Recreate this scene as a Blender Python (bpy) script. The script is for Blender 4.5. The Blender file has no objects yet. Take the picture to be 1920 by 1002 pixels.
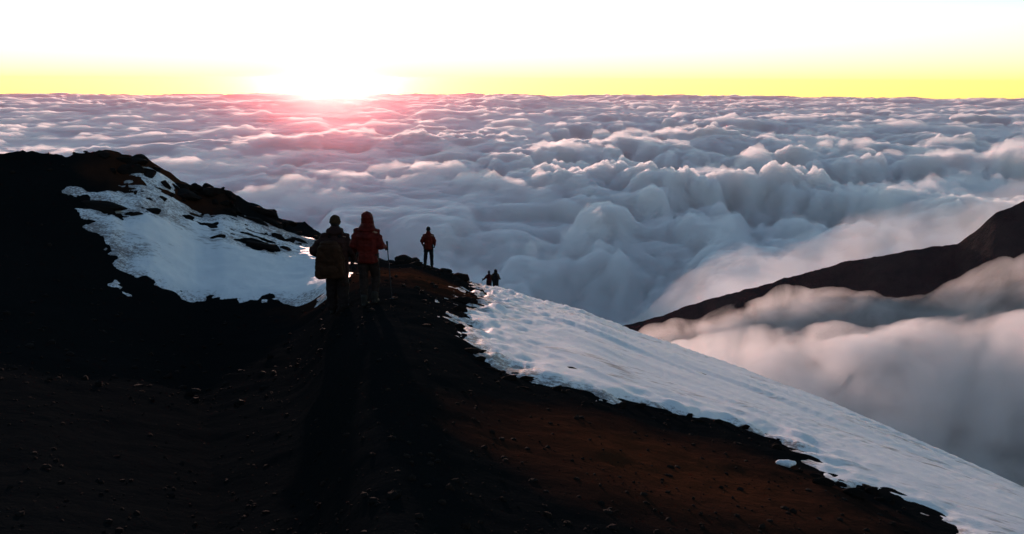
import bpy, bmesh, math, random
import numpy as np
from mathutils import Vector, Matrix

sc = bpy.context.scene
C = sc.collection
RAD = math.radians

# ------------------------------------------------------------------ camera, sky, sun, exposure
F = 1663.0                      # focal length in pixels of the 1920 wide photograph
PITCH = RAD(11.95)
cam = bpy.data.cameras.new('camera')
cam.sensor_width = 36.0
cam.lens = 36.0 * F / 1920.0
cam.clip_start = 0.1
cam.clip_end = 600000.0
cam_ob = bpy.data.objects.new('camera', cam)
C.objects.link(cam_ob)
ROLL = RAD(0.24)
cam_ob.rotation_euler = (Matrix.Rotation(RAD(90) - PITCH, 3, 'X') @ Matrix.Rotation(ROLL, 3, 'Z')).to_euler()
sc.camera = cam_ob

SUN_AZ, SUN_EL = RAD(-11.4), RAD(0.35)
world = bpy.data.worlds.new('World')
sc.world = world
world.use_nodes = True
wn = world.node_tree
sky = wn.nodes.new('ShaderNodeTexSky')
sky.sky_type = 'NISHITA'
sky.sun_disc = False
sky.sun_elevation = SUN_EL
sky.sun_rotation = SUN_AZ
sky.altitude = 4200
sky.air_density = 0.92
sky.dust_density = 1.1
sky.ozone_density = 1.12
wn.links.new(sky.outputs[0], wn.nodes['Background'].inputs[0])
wn.nodes['Background'].inputs[1].default_value = 0.11
sun = bpy.data.lights.new('sun', 'SUN')
sun.energy = 0.9
sun.angle = RAD(0.6)
sun.color = (1.0, 0.61, 0.51)
sun_ob = bpy.data.objects.new('sun', sun)
C.objects.link(sun_ob)
sun_dir = Vector((math.sin(SUN_AZ) * math.cos(SUN_EL), math.cos(SUN_AZ) * math.cos(SUN_EL), math.sin(SUN_EL)))
sun_ob.rotation_euler = sun_dir.to_track_quat('Z', 'Y').to_euler()

sc.view_settings.view_transform = 'Standard'
sc.view_settings.look = 'None'
sc.view_settings.gamma = 1.0
sc.view_settings.exposure = 2.22
sc.render.engine = 'CYCLES'
cy = sc.cycles
cy.use_denoising = True
cy.use_adaptive_sampling = True
cy.adaptive_threshold = 0.02
cy.max_bounces = 30
cy.volume_bounces = 26
cy.diffuse_bounces = 3

# ------------------------------------------------------------------ noise
def hash2(ix, iy, s):
    h = (ix.astype(np.int64) * 374761393 + iy.astype(np.int64) * 668265263 + s * 1442695041) & 0xffffffff
    h = ((h ^ (h >> 13)) * 1274126177) & 0xffffffff
    h = h ^ (h >> 16)
    return (h & 0xffffff) / float(0x1000000)

def vnoise(x, y, s):
    ix = np.floor(x); iy = np.floor(y)
    fx = x - ix; fy = y - iy
    fx = fx * fx * fx * (fx * (fx * 6 - 15) + 10)
    fy = fy * fy * fy * (fy * (fy * 6 - 15) + 10)
    a = hash2(ix, iy, s); b = hash2(ix + 1, iy, s)
    c = hash2(ix, iy + 1, s); e = hash2(ix + 1, iy + 1, s)
    return (a * (1 - fx) + b * fx) * (1 - fy) + (c * (1 - fx) + e * fx) * fy

def fbm(x, y, s, o=4):
    r = 0.0; a = 0.5
    for i in range(o):
        r = r + a * vnoise(x, y, s + i)
        x, y = x * 1.62 - y * 1.2 + 17.1, x * 1.2 + y * 1.62 + 5.3
        a *= 0.5
    return r

def ridged(x, y, s, o=4):
    r = 0.0; a = 0.5
    for i in range(o):
        r = r + a * (1 - np.abs(2 * vnoise(x, y, s + i) - 1))
        x, y = x * 1.62 - y * 1.2 + 7.7, x * 1.2 + y * 1.62 + 3.1
        a *= 0.5
    return r

def worley(x, y, s):
    ix = np.floor(x); iy = np.floor(y)
    best = np.full(np.shape(x), 9.0)
    for dx in (-1, 0, 1):
        for dy in (-1, 0, 1):
            cx = ix + dx; cy_ = iy + dy
            px = cx + hash2(cx, cy_, s); py = cy_ + hash2(cx, cy_, s + 77)
            best = np.minimum(best, (px - x) ** 2 + (py - y) ** 2)
    return best

def sstep(a, b, x):
    t = np.clip((x - a) / (b - a), 0, 1)
    return t * t * (3 - 2 * t)

def softplus(x, w):
    return w * np.logaddexp(0, x / w)

# ------------------------------------------------------------------ pixel -> direction (azimuth in rad, tangent of depression)
def pix_dir(px, py):
    u = (px - 960.0) / F; v = -(py - 501.0) / F
    u, v = u * math.cos(ROLL) - v * math.sin(ROLL), u * math.sin(ROLL) + v * math.cos(ROLL)
    cp, sp = math.cos(PITCH), math.sin(PITCH)
    return u, cp + v * sp, -sp + v * cp

def pix_ad(px, py):
    x, y, z = pix_dir(px, py)
    return math.atan2(x, y), -z / math.hypot(x, y)

# ------------------------------------------------------------------ mesh helpers
def link(o):
    C.objects.link(o)
    return o

def mesh_obj(name, verts, faces, mat, smooth=True, parent=None):
    me = bpy.data.meshes.new(name)
    verts = np.asarray(verts, dtype=np.float32)
    if isinstance(faces, np.ndarray):
        n, k = faces.shape
        me.vertices.add(len(verts)); me.vertices.foreach_set('co', verts.ravel())
        me.loops.add(n * k); me.loops.foreach_set('vertex_index', faces.astype(np.int32).ravel())
        me.polygons.add(n)
        me.polygons.foreach_set('loop_start', np.arange(0, n * k, k, dtype=np.int32))
        me.polygons.foreach_set('loop_total', np.full(n, k, dtype=np.int32))
        me.update(calc_edges=True)
    else:
        me.from_pydata(verts.tolist(), [], faces)
    me.polygons.foreach_set('use_smooth', np.full(len(me.polygons), smooth))
    if mat: me.materials.append(mat)
    o = bpy.data.objects.new(name, me)
    o.parent = parent
    return link(o)

def grid_faces(nr, na):
    idx = np.arange(nr * na).reshape(nr, na)
    return np.stack([idx[:-1, :-1], idx[:-1, 1:], idx[1:, 1:], idx[1:, :-1]], -1).reshape(-1, 4)

def closed_slab(name, P, low, mat):
    """P: (nr,na,3) top surface, low: (nr,na) z of the underside; a closed shell."""
    nr, na, _ = P.shape
    idx = np.arange(nr * na).reshape(nr, na)
    f = grid_faces(nr, na)
    per = np.concatenate([idx[0, :], idx[1:, -1], idx[-1, ::-1][1:], idx[::-1, 0][1:-1]])
    n = len(per); k = np.arange(n); off = nr * na
    B = P.copy(); B[..., 2] = low
    fb = grid_faces(nr, na)[:, ::-1] + off
    side = np.stack([per[k], off + per[k], off + per[(k + 1) % n], per[(k + 1) % n]], -1)
    return mesh_obj(name, np.concatenate([P.reshape(-1, 3), B.reshape(-1, 3)]), np.concatenate([f, side, fb]), mat)

def deep_shell(name, P, depth, mat):
    """top grid closed by walls and a plain floor far below"""
    nr, na, _ = P.shape
    idx = np.arange(nr * na).reshape(nr, na); off = nr * na
    inn = P[0] - (0, 0, depth); out = P[-1] - (0, 0, depth)
    li, lo = off + np.arange(na), off + na + np.arange(na)
    q = np.concatenate([grid_faces(nr, na), np.stack([idx[0][:-1], li[:-1], li[1:], idx[0][1:]], -1),
                        np.stack([idx[-1][1:], lo[1:], lo[:-1], idx[-1][:-1]], -1), np.stack([li[:-1], lo[:-1], lo[1:], li[1:]], -1)])
    faces = q.tolist() + [[int(li[0])] + idx[:, 0].tolist() + [int(lo[0])], ([int(li[-1])] + idx[:, -1].tolist() + [int(lo[-1])])[::-1]]
    return mesh_obj(name, np.concatenate([P.reshape(-1, 3), inn, out]), faces, mat)

# ------------------------------------------------------------------ materials
def new_mat(name):
    m = bpy.data.materials.new(name); m.use_nodes = True
    return m, m.node_tree, m.node_tree.nodes['Principled BSDF']

def N(nt, typ, **kw):
    n = nt.nodes.new(typ)
    for k, v in kw.items():
        if k in n.inputs: n.inputs[k].default_value = v
        else: setattr(n, k, v)
    return n

def surf_mat(name, cols, scale, rough=0.9, bump=0.3, bscale=None, dist=0.02, spec=0.2, detail=6, coat=0):
    """procedural two/three colour noise material with bump"""
    m, nt, b = new_mat(name)
    tc = N(nt, 'ShaderNodeTexCoord')
    no = N(nt, 'ShaderNodeTexNoise', Scale=scale, Detail=detail, Roughness=0.6)
    nt.links.new(tc.outputs['Object'], no.inputs['Vector'])
    cr = N(nt, 'ShaderNodeValToRGB')
    el = cr.color_ramp.elements
    el[0].position = 0.35; el[1].position = 0.68
    el[0].color = (*cols[0], 1); el[1].color = (*cols[-1], 1)
    if len(cols) == 3:
        e = el.new(0.52); e.color = (*cols[1], 1)
    nt.links.new(no.outputs['Fac'], cr.inputs['Fac'])
    nt.links.new(cr.outputs['Color'], b.inputs['Base Color'])
    b.inputs['Roughness'].default_value = rough
    b.inputs['Specular IOR Level'].default_value = spec
    if bump:
        n2 = N(nt, 'ShaderNodeTexNoise', Scale=bscale or scale * 4, Detail=8, Roughness=0.65)
        nt.links.new(tc.outputs['Object'], n2.inputs['Vector'])
        bp = N(nt, 'ShaderNodeBump', Strength=bump, Distance=dist)
        nt.links.new(n2.outputs['Fac'], bp.inputs['Height'])
        nt.links.new(bp.outputs['Normal'], b.inputs['Normal'])
    return m

def vol_mat(name, density, g, col=(0.998, 0.998, 0.998)):
    m = bpy.data.materials.new(name); m.use_nodes = True
    nt = m.node_tree; nt.nodes.clear()
    out = nt.nodes.new('ShaderNodeOutputMaterial')
    pv = nt.nodes.new('ShaderNodeVolumePrincipled')
    pv.inputs['Color'].default_value = (*col, 1)
    pv.inputs['Density'].default_value = density
    pv.inputs['Density Attribute'].default_value = ''
    pv.inputs['Anisotropy'].default_value = g
    nt.links.new(pv.outputs[0], out.inputs['Volume'])
    return m

M = {}
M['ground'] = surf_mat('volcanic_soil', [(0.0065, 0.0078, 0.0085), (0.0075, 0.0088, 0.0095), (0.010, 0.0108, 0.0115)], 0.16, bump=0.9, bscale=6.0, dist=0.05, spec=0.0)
def add_scoria_and_flare(m, spots, col):
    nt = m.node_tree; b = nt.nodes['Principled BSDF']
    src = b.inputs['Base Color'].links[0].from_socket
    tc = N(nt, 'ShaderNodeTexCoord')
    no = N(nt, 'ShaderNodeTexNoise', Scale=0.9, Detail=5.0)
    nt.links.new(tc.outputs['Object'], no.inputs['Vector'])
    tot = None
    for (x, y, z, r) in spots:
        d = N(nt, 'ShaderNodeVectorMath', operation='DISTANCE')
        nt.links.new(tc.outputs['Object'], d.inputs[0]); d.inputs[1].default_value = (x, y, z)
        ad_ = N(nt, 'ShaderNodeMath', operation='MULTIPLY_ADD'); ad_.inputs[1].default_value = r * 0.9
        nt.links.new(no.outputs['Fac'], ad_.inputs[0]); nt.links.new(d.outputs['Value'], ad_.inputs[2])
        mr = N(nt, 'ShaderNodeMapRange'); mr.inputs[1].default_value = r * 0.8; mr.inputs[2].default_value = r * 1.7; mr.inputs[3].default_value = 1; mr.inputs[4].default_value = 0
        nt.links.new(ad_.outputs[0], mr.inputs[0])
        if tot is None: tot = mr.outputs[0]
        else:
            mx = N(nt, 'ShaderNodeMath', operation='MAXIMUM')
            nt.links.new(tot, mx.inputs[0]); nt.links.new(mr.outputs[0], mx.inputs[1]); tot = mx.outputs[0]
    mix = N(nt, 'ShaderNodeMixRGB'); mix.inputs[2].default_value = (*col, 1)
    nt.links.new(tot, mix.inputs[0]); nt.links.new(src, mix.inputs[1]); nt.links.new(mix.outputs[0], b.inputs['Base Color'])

M['rock'] = surf_mat('basalt', [(0.009, 0.009, 0.009), (0.020, 0.014, 0.012)], 2.0, bump=0.8, bscale=9.0, dist=0.04, spec=0.02)
M['snow'] = surf_mat('old_snow', [(0.78, 0.79, 0.82), (0.86, 0.86, 0.87)], 1.3, rough=0.55, bump=0.45, bscale=7.0, dist=0.03, spec=0.06)
def add_grit(m, scale, col, lo, hi):
    nt = m.node_tree; b = nt.nodes['Principled BSDF']
    src = b.inputs['Base Color'].links[0].from_socket
    tc = N(nt, 'ShaderNodeTexCoord')
    n1 = N(nt, 'ShaderNodeTexNoise', Scale=scale, Detail=3.0, Roughness=0.7); n2 = N(nt, 'ShaderNodeTexNoise', Scale=0.5, Detail=4.0)
    mp = N(nt, 'ShaderNodeMapping'); mp.inputs['Rotation'].default_value = (0, 0, 0.9); mp.inputs['Scale'].default_value = (0.35, 1.0, 1.0)
    nt.links.new(tc.outputs['Object'], mp.inputs['Vector'])
    for n in (n1, n2): nt.links.new(mp.outputs[0], n.inputs['Vector'])
    ad_ = N(nt, 'ShaderNodeMath', operation='MULTIPLY'); nt.links.new(n1.outputs['Fac'], ad_.inputs[0]); nt.links.new(n2.outputs['Fac'], ad_.inputs[1])
    mr = N(nt, 'ShaderNodeMapRange'); mr.inputs[1].default_value = lo; mr.inputs[2].default_value = hi; mr.inputs[3].default_value = 0; mr.inputs[4].default_value = 0.75
    av = N(nt, 'ShaderNodeAttribute', attribute_name='grit')
    n3 = N(nt, 'ShaderNodeTexNoise', Scale=14.0, Detail=4.0, Roughness=0.7); nt.links.new(tc.outputs['Object'], n3.inputs['Vector'])
    ml = N(nt, 'ShaderNodeMath', operation='MULTIPLY_ADD'); nt.links.new(av.outputs['Fac'], ml.inputs[0]); nt.links.new(n3.outputs['Fac'], ml.inputs[1]); nt.links.new(ad_.outputs[0], ml.inputs[2])
    m2 = N(nt, 'ShaderNodeMath', operation='MAXIMUM')
    mq = N(nt, 'ShaderNodeMapRange'); mq.inputs[1].default_value = 0.62; mq.inputs[2].default_value = 0.80; mq.inputs[3].default_value = 0; mq.inputs[4].default_value = 0.85
    nt.links.new(ml.outputs[0], mq.inputs[0]); nt.links.new(ad_.outputs[0], mr.inputs[0])
    nt.links.new(mq.outputs[0], m2.inputs[0]); nt.links.new(mr.outputs[0], m2.inputs[1])
    mix = N(nt, 'ShaderNodeMixRGB'); mix.inputs[2].default_value = (*col, 1)
    nt.links.new(m2.outputs[0], mix.inputs[0]); nt.links.new(src, mix.inputs[1]); nt.links.new(mix.outputs[0], b.inputs['Base Color'])
add_grit(M['snow'], 5.0, (0.16, 0.12, 0.11), 0.30, 0.42)

M['ridge'] = surf_mat('far_rock', [(0.028, 0.028, 0.031), (0.052, 0.046, 0.045)], 0.012, bump=0.9, bscale=0.05, dist=12.0, spec=0.0)
M['cloud'] = vol_mat('cloud', 0.045, 0.5)
M['veil'] = vol_mat('veil', 0.004, 0.5)
def patchy(m, density, size, lo, hi, step):
    nt = m.node_tree
    pv = [n for n in nt.nodes if n.type == 'PRINCIPLED_VOLUME'][0]
    tc = N(nt, 'ShaderNodeTexCoord')
    no = N(nt, 'ShaderNodeTexNoise', Scale=1.0 / size, Detail=4.0, Roughness=0.6, Distortion=0.6)
    nt.links.new(tc.outputs['Object'], no.inputs['Vector'])
    mr = N(nt, 'ShaderNodeMapRange'); mr.inputs[1].default_value = lo; mr.inputs[2].default_value = hi
    mr.inputs[3].default_value = 0.0; mr.inputs[4].default_value = density
    nt.links.new(no.outputs['Fac'], mr.inputs[0]); nt.links.new(mr.outputs[0], pv.inputs['Density'])
    m.cycles.volume_step_rate = step
    return m
M['lap'] = patchy(vol_mat('lapping_cloud', 0.008, 0.5), 0.0016, 180.0, 0.38, 0.66, 0.15)
M['fog'] = patchy(vol_mat('valley_fog', 0.01, 0.5), 0.019, 140.0, 0.37, 0.64, 0.12)

# ------------------------------------------------------------------ terrain
E0 = 1.75                                   # eye above the path
CTRL = [  # silhouette of the near terrain: px, py, distance of the crest
    (0, 281, 35), (100, 287, 35), (180, 299, 35), (200, 294, 35), (225, 305, 35), (240, 303, 35), (262, 302, 35),
    (300, 322, 35), (335, 347, 35), (372, 364, 35), (392, 366, 35), (410, 359, 35), (450, 374, 35), (500, 398, 35),
    (550, 424, 35), (592, 441, 35), (650, 468, 35), (715, 489, 43), (735, 492, 40), (770, 488, 39), (800, 498, 39),
    (860, 516, 40), (880, 529, 41), (930, 543, 42), (1000, 565, 40), (1100, 592, 35), (1190, 628, 34), (1300, 666, 31),
    (1400, 700, 28.5), (1500, 738, 26), (1600, 781, 23.5), (1700, 826, 21.5), (1800, 871, 20), (1920, 926, 18), (2080, 1000, 17)]
th_c, ds_c, rs_c = [], [], []
for px, py, rr in CTRL:
    a, d = pix_ad(px, py)
    th_c.append(math.degrees(a)); ds_c.append(d); rs_c.append(rr)
th_c = [-180, -120, -75, -45] + th_c + [60, 95, 150, 180]
ds_c = [-0.12, -0.05, 0.0, 0.035] + ds_c + [0.50, 0.46, 0.02, -0.12]
rs_c = [60, 50, 42, 38] + rs_c + [18, 24, 50, 60]
TT = np.linspace(-180, 180, 7201)
def smooth_tab(v, n):
    k = np.hanning(n); k /= k.sum()
    return np.convolve(np.pad(v, n // 2, mode='wrap'), k, mode='valid')
DS = smooth_tab(np.interp(TT, th_c, ds_c), 13)
RS = smooth_tab(np.interp(TT, th_c, rs_c), 121)
DSW = smooth_tab(np.interp(TT, th_c, ds_c), 281)
W0, _ = pix_ad(745, 480); W1, _ = pix_ad(530, 460)

def ground_base(x, y):
    r = np.hypot(x, y) + 1e-6
    th = np.degrees(np.arctan2(x, y))
    rs = np.interp(th, TT, RS)
    kk = sstep(0.3, 0.85, r / rs)
    ds = np.interp(th, TT, DS) * kk + np.interp(th, TT, DSW) * (1 - kk)
    # convex spur
    c = E0 / rs ** 2; a = ds - 2 * E0 / rs
    lim = np.maximum((0.66 - a) / (2 * c), rs * 1.05)
    rl = np.minimum(r, lim)
    hm = -E0 - a * rl - c * rl * rl - np.maximum(r - lim, 0) * np.maximum(0.66, a + 2 * c * lim)
    # hollow with a far rim on the left
    r1 = 20.0
    a1 = np.interp(th, [-180, -60, -30, -20, 0], [-0.1, 0.04, 0.16, 0.225, 0.165])
    dsl = ds - 0.011
    h1 = -E0 - a1 * r1
    s2 = (-dsl * rs - h1) / (rs - r1)
    hl = -E0 - a1 * r + (s2 + a1) * softplus(r - r1, 2.5) + (-0.6 - s2) * softplus(r - rs, 0.6)
    wl = sstep(math.degrees(W0), math.degrees(W1), th) * (1 - sstep(-80, -140, th))
    return hm * (1 - wl) + hl * wl

def ground_low(x, y):
    r = np.hypot(x, y)
    k = np.minimum(r / 30.0, 1.0)
    big = sstep(80, 500, r)
    return ground_base(x, y) + k * 0.5 * (fbm(x / 9.0, y / 9.0, 5, 3) - 0.44) + big * 90 * (ridged(x / 420, y / 420, 15, 4) - 0.6)

def ground_rough(x, y):
    r = np.hypot(x, y)
    th = np.degrees(np.arctan2(x, y))
    crag = sstep(-9, -14, th) * sstep(28, 35, r) * (1 - sstep(60, 90, r))
    k = np.clip(r / 14.0, 0.25, 1.4)
    n = 0.16 * k * (ridged(x / 1.7, y / 1.7, 55, 4) - 0.6) + 0.05 * (fbm(x / 0.35, y / 0.35, 66, 3) - 0.44)
    n = n + crag * (1.0 * (ridged(x / 4.2, y / 3.0, 75, 5) - 0.62) + 0.35 * (ridged(x / 1.1, y / 0.8, 79, 3) - 0.6))
    return n

def ground_h(x, y):
    x = np.asarray(x, float); y = np.asarray(y, float)
    return ground_low(x, y) + ground_rough(x, y)

def hit(px, py, rmax=120.0, low=True):
    a, d = pix_ad(px, py)
    r = np.exp(np.linspace(math.log(2.2), math.log(rmax), 3000))
    x = r * math.sin(a); y = r * math.cos(a)
    h = ground_low(x, y) if low else ground_h(x, y)
    below = np.nonzero(-d * r <= h)[0]
    if len(below) == 0:                     # skims over the crest: take the closest approach
        i = int(np.argmin(-d * r - h))
    else: i = below[0]
    return float(x[i]), float(y[i]), float(h[i])

az = np.concatenate([np.linspace(-180, -40, 90)[:-1], np.linspace(-40, -33, 40)[:-1], np.linspace(-33, 33, 440),
                     np.linspace(33, 40, 40)[1:], np.linspace(40, 180, 90)[1:]])
az = np.radians(az)
rr = np.concatenate([np.exp(np.linspace(math.log(0.4), math.log(3.0), 30))[:-1],
                     np.exp(np.linspace(math.log(3.0), math.log(75), 300)),
                     np.exp(np.linspace(math.log(75), math.log(2600), 90))[1:]])
A_, R_ = np.meshgrid(az, rr)
X = R_ * np.sin(A_); Y = R_ * np.cos(A_)
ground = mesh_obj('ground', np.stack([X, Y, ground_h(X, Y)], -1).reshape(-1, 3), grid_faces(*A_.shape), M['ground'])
ground['kind'] = 'structure'
q_flare, q2, q3 = hit(1270, 880), hit(810, 528), hit(300, 335)
add_scoria_and_flare(M['ground'], [(*q_flare, 1.7), (*q2, 3.2), (*q3, 2.4)], (0.050, 0.020, 0.011))  # first spot paints a lens flare's red into the soil; others are scoria

# ------------------------------------------------------------------ snow
def lp(x, y):
    return np.arctan2(x, y), np.log(np.hypot(x, y))

def poly_lp(pixels, extra=()):
    pts = []
    for p in pixels:
        x, y, _ = hit(*p)
        pts.append((math.atan2(x, y), math.log(math.hypot(x, y))))
    for deg, r in extra:
        pts.append((RAD(deg), math.log(r)))
    return np.array(pts)

def signed(poly, u, v):
    """positive inside, distance in log-polar units"""
    best = np.full(u.shape, 1e9); ins = np.zeros(u.shape, bool)
    n = len(poly)
    for i in range(n):
        x0, y0 = poly[i]; x1, y1 = poly[(i + 1) % n]
        ex, ey = x1 - x0, y1 - y0
        t = np.clip(((u - x0) * ex + (v - y0) * ey) / (ex * ex + ey * ey + 1e-12), 0, 1)
        best = np.minimum(best, (u - x0 - t * ex) ** 2 + (v - y0 - t * ey) ** 2)
        if abs(ey) > 1e-12:
            c = ((y0 > v) != (y1 > v)) & (u < ex * (v - y0) / ey + x0)
            ins ^= c
    return np.where(ins, 1, -1) * np.sqrt(best)

def snow_sheet(name, a0, a1, na, r0, r1, nr, polys, holes, edge, thick, streak, rough=1.0):
    az = np.radians(np.linspace(a0, a1, na)); r = np.exp(np.linspace(math.log(r0), math.log(r1), nr))
    A, R = np.meshgrid(az, r)
    x = R * np.sin(A); y = R * np.cos(A)
    u, v = A, np.log(R)
    m = np.max([signed(p, u, v) for p in polys], axis=0)
    for h in holes:
        m = np.minimum(m, -signed(h, u, v))
    m = m + edge * (fbm(u * 55, v * 30, 91, 4) - 0.47) * 2 + edge * 0.9 * (fbm(x / 0.5, y / 0.5, 93, 3) - 0.44) + edge * 0.8 * (fbm(u * 260, v * 130, 95, 3) - 0.44)
    t = np.clip(m / 0.03, -1, 1)
    d = np.array(streak); d = d / np.linalg.norm(d)
    s = x * d[0] + y * d[1]; c = -x * d[1] + y * d[0]
    ripk = rough
    rip = 0.10 * (fbm(s / 5.0, c / 0.42, 101, 3) - 0.44) + 0.07 * (fbm(s / 2.0, c / 0.2, 107, 3) - 0.44)
    cups = 0.08 * (np.sqrt(worley(x / 0.45, y / 0.45, 113)) - 0.5) * (1 - sstep(0.03, 0.16, m + 0.1 * (fbm(x / 2, y / 2, 117, 3) - 0.44)))
    lum = 0.13 * (fbm(x / 0.28, y / 0.28, 111, 3) - 0.44) * (1 - sstep(0.02, 0.09, m)) + cups
    z = ground_low(x, y) + t * thick * np.clip(R / 18, 0.5, 1.6) + (rip + lum) * ripk * np.clip(R / 15, 0.5, 2.0)
    f = grid_faces(nr, na)
    mv = m.ravel()
    keep = mv[f].max(axis=1) > -0.03
    f = f[keep]
    used = np.unique(f); remap = np.full(nr * na, -1); remap[used] = np.arange(len(used))
    P = np.stack([x, y, z], -1).reshape(-1, 3)[used]
    o = mesh_obj(name, P, remap[f], M['snow'])
    at = o.data.attributes.new('grit', 'FLOAT', 'POINT')
    at.data.foreach_set('value', np.clip(1 - m.ravel()[used] / 0.07, 0, 1).astype(np.float32))
    o['kind'] = 'structure'
    return o

p0 = hit(1050, 625); p1 = hit(1350, 745)
STREAK = (p1[0] - p0[0], p1[1] - p0[1])
right_poly = poly_lp([(898, 538), (904, 550), (892, 564), (874, 594), (880, 618), (894, 650), (918, 664), (968, 690), (1000, 708),
                      (1050, 722), (1150, 745), (1250, 768), (1340, 790), (1440, 812), (1490, 842), (1503, 882), (1560, 905),
                      (1640, 928), (1700, 945), (1780, 1000), (1900, 1075)], [(48, 3.4), (60, 9), (60, 700), (-1.8, 700), (-1.9, 45)])
snow_right = snow_sheet('snow_slope', -8, 50, 480, 3.2, 420, 400, [right_poly], [], 0.013, 0.09, STREAK)
lp1 = poly_lp([(150, 394), (235, 404), (300, 397), (365, 407), (440, 432), (520, 457), (600, 472), (640, 482), (668, 520), (645, 552), (590, 557),
               (520, 565), (450, 578), (380, 565), (310, 548), (265, 525), (225, 500), (230, 470), (178, 440)])
lp2 = poly_lp([(140, 352), (200, 358), (265, 374), (330, 390), (420, 412), (520, 437), (610, 465), (610, 482), (520, 461), (440, 436), (370, 420), (300, 405), (240, 394), (180, 370)])
lp3 = poly_lp([(262, 355), (322, 364), (352, 388), (300, 380)])
lp4 = poly_lp([(268, 312), (300, 324), (340, 350), (322, 356), (285, 336)])
lp5 = poly_lp([(430, 412), (500, 424), (600, 452), (600, 457), (500, 432), (430, 418)])
lp6 = poly_lp([(200, 512), (228, 516), (226, 540), (206, 538)])
lh1 = poly_lp([(150, 364), (215, 380), (238, 400), (228, 412), (190, 402), (148, 386)])
lh2 = poly_lp([(445, 452), (500, 458), (530, 472), (490, 472)])
lh3 = poly_lp([(255, 384), (300, 392), (304, 402), (262, 394)])
lh4 = poly_lp([(450, 420), (540, 440), (600, 458), (600, 468), (530, 452), (470, 434)])
snow_left = snow_sheet('snow_field', -33, -6, 420, 8, 60, 300, [lp1, lp2, lp3, lp4, lp5, lp6], [lh1, lh2, lh3, lh4], 0.008, 0.09, (1.0, 0.35), 0.3)

# ------------------------------------------------------------------ the far ridge on the right
RC = 2500.0
RIDGE = [(1150, 620), (1180, 609), (1250, 588), (1330, 560), (1420, 536), (1500, 515), (1580, 492), (1640, 482), (1720, 467),
         (1795, 457), (1825, 436), (1868, 398), (1920, 378), (2000, 366), (2200, 350)]
ra = [pix_ad(*p) for p in RIDGE]
rid_a = np.degrees([a for a, d in ra]); rid_d = np.array([d for a, d in ra])
def ridge_z(A, R):
    a = np.degrees(A)
    dc = np.interp(a, np.concatenate([[0], rid_a, [75]]), np.concatenate([[0.45], rid_d, [0.02]]))
    x = R * np.sin(A); y = R * np.cos(A)
    rc = RC * (1 + 0.05 * (fbm(a / 4.0, a * 0 + 3, 41, 3) - 0.44))
    z = -dc * rc - np.where(R < rc, 0.62 * (rc - R), 0.75 * (R - rc))
    off = np.abs(R - rc)
    z = z + (ridged(x / 260, y / 260, 43, 5) - 0.62) * np.clip(off * 0.35, 6, 130) + (fbm(x / 25, y / 25, 47, 3) - 0.44) * 9
    return z
A_, R_ = np.meshgrid(np.radians(np.linspace(3, 70, 520)), np.concatenate([np.linspace(1150, 2250, 90)[:-1], np.linspace(2250, 2700, 90), np.linspace(2700, 3800, 40)[1:]]))
Zr = ridge_z(A_, R_)
ridge = mesh_obj('mountain_ridge', np.stack([R_ * np.sin(A_), R_ * np.cos(A_), Zr], -1).reshape(-1, 3), grid_faces(*A_.shape), M['ridge'])
ridge['kind'] = 'structure'

# ------------------------------------------------------------------ the sea of clouds
EARTH = 6.371e6; DECK = 1000.0
def deck_at(px, py, z=-DECK):
    a, d = pix_ad(px, py)
    r = -z / d
    return r * math.sin(a), r * math.cos(a)
def cloud_h(x, y):
    r = np.hypot(x, y); a = np.degrees(np.arctan2(x, y))
    wx = x + 320 * (fbm(x / 1300, y / 1300, 3) - 0.5); wy = y + 320 * (fbm(x / 1300, y / 1300, 9) - 0.5)
    east = sstep(-6, 7, a + 6 * (fbm(x / 2500, y / 2500, 13) - 0.5))
    lump = np.clip(0.36 + (fbm(x / 5200 + 3.3, y / 5200, 21, 3) - 0.42) * 2.6, 0.2, 0.8) * (1 - east) + east * np.clip(0.85 + (fbm(x / 3000, y / 3000, 25, 3) - 0.44) * 1.6, 0.5, 1.2)
    lump = lump * (1 - 0.35 * sstep(14000, 40000, r))
    basin = sstep(6400, 4600, r + 900 * (fbm(x / 900, y / 900, 27, 3) - 0.44)) * sstep(-20, -8, a) * (1 - 0.55 * sstep(8, 14, a))
    h = 300 * (fbm(wx / 1700, wy / 1700, 31, 3) - 0.45) * np.clip(lump + 0.15, 0, 1) - 230 * basin
    gaps = sstep(0.44, 0.30, fbm(wx / 800 + 4.1, wy / 1300, 35, 4)) * sstep(60000, 20000, r)
    h = h - 320 * gaps * np.clip(lump, 0.3, 1)
    h = h + (230 * sstep(0.50, 0.72, fbm(x / 4200, y / 9000, 37, 5)) + 160 * (fbm(x / 1500, y / 5000, 39, 4) - 0.44)) * sstep(25000, 50000, r)
    m = lump * (1 - 0.45 * basin)
    m0 = m
    for lam, amp in ((900, 120), (430, 135), (215, 105), (108, 68), (54, 38), (27, 18)):
        q = worley(wx / lam, wy / lam, int(lam))
        fade = np.clip(lam / (r * 0.0022 + 1e-3) / 5, 0, 1)
        rag = fbm(x / lam * 2.3, y / lam * 2.3, int(lam) + 71, 3) - 0.44
        h = h + amp * (1.0 * (1 - np.minimum(q, 1)) + 0.5 * rag) * fade * m
        wx = wx + 0.16 * lam * (fbm(x / lam * 1.7, y / lam * 1.7, int(lam) + 5, 3) - 0.44)
        wy = wy + 0.16 * lam * (fbm(x / lam * 1.7, y / lam * 1.7, int(lam) + 8, 3) - 0.44)
        m = m0 * np.clip(0.25 + 1.5 * vnoise(x / lam * 0.5, y / lam * 0.5, 5 + int(lam)), 0, 1.4)
    return h - 240 * lump

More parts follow.
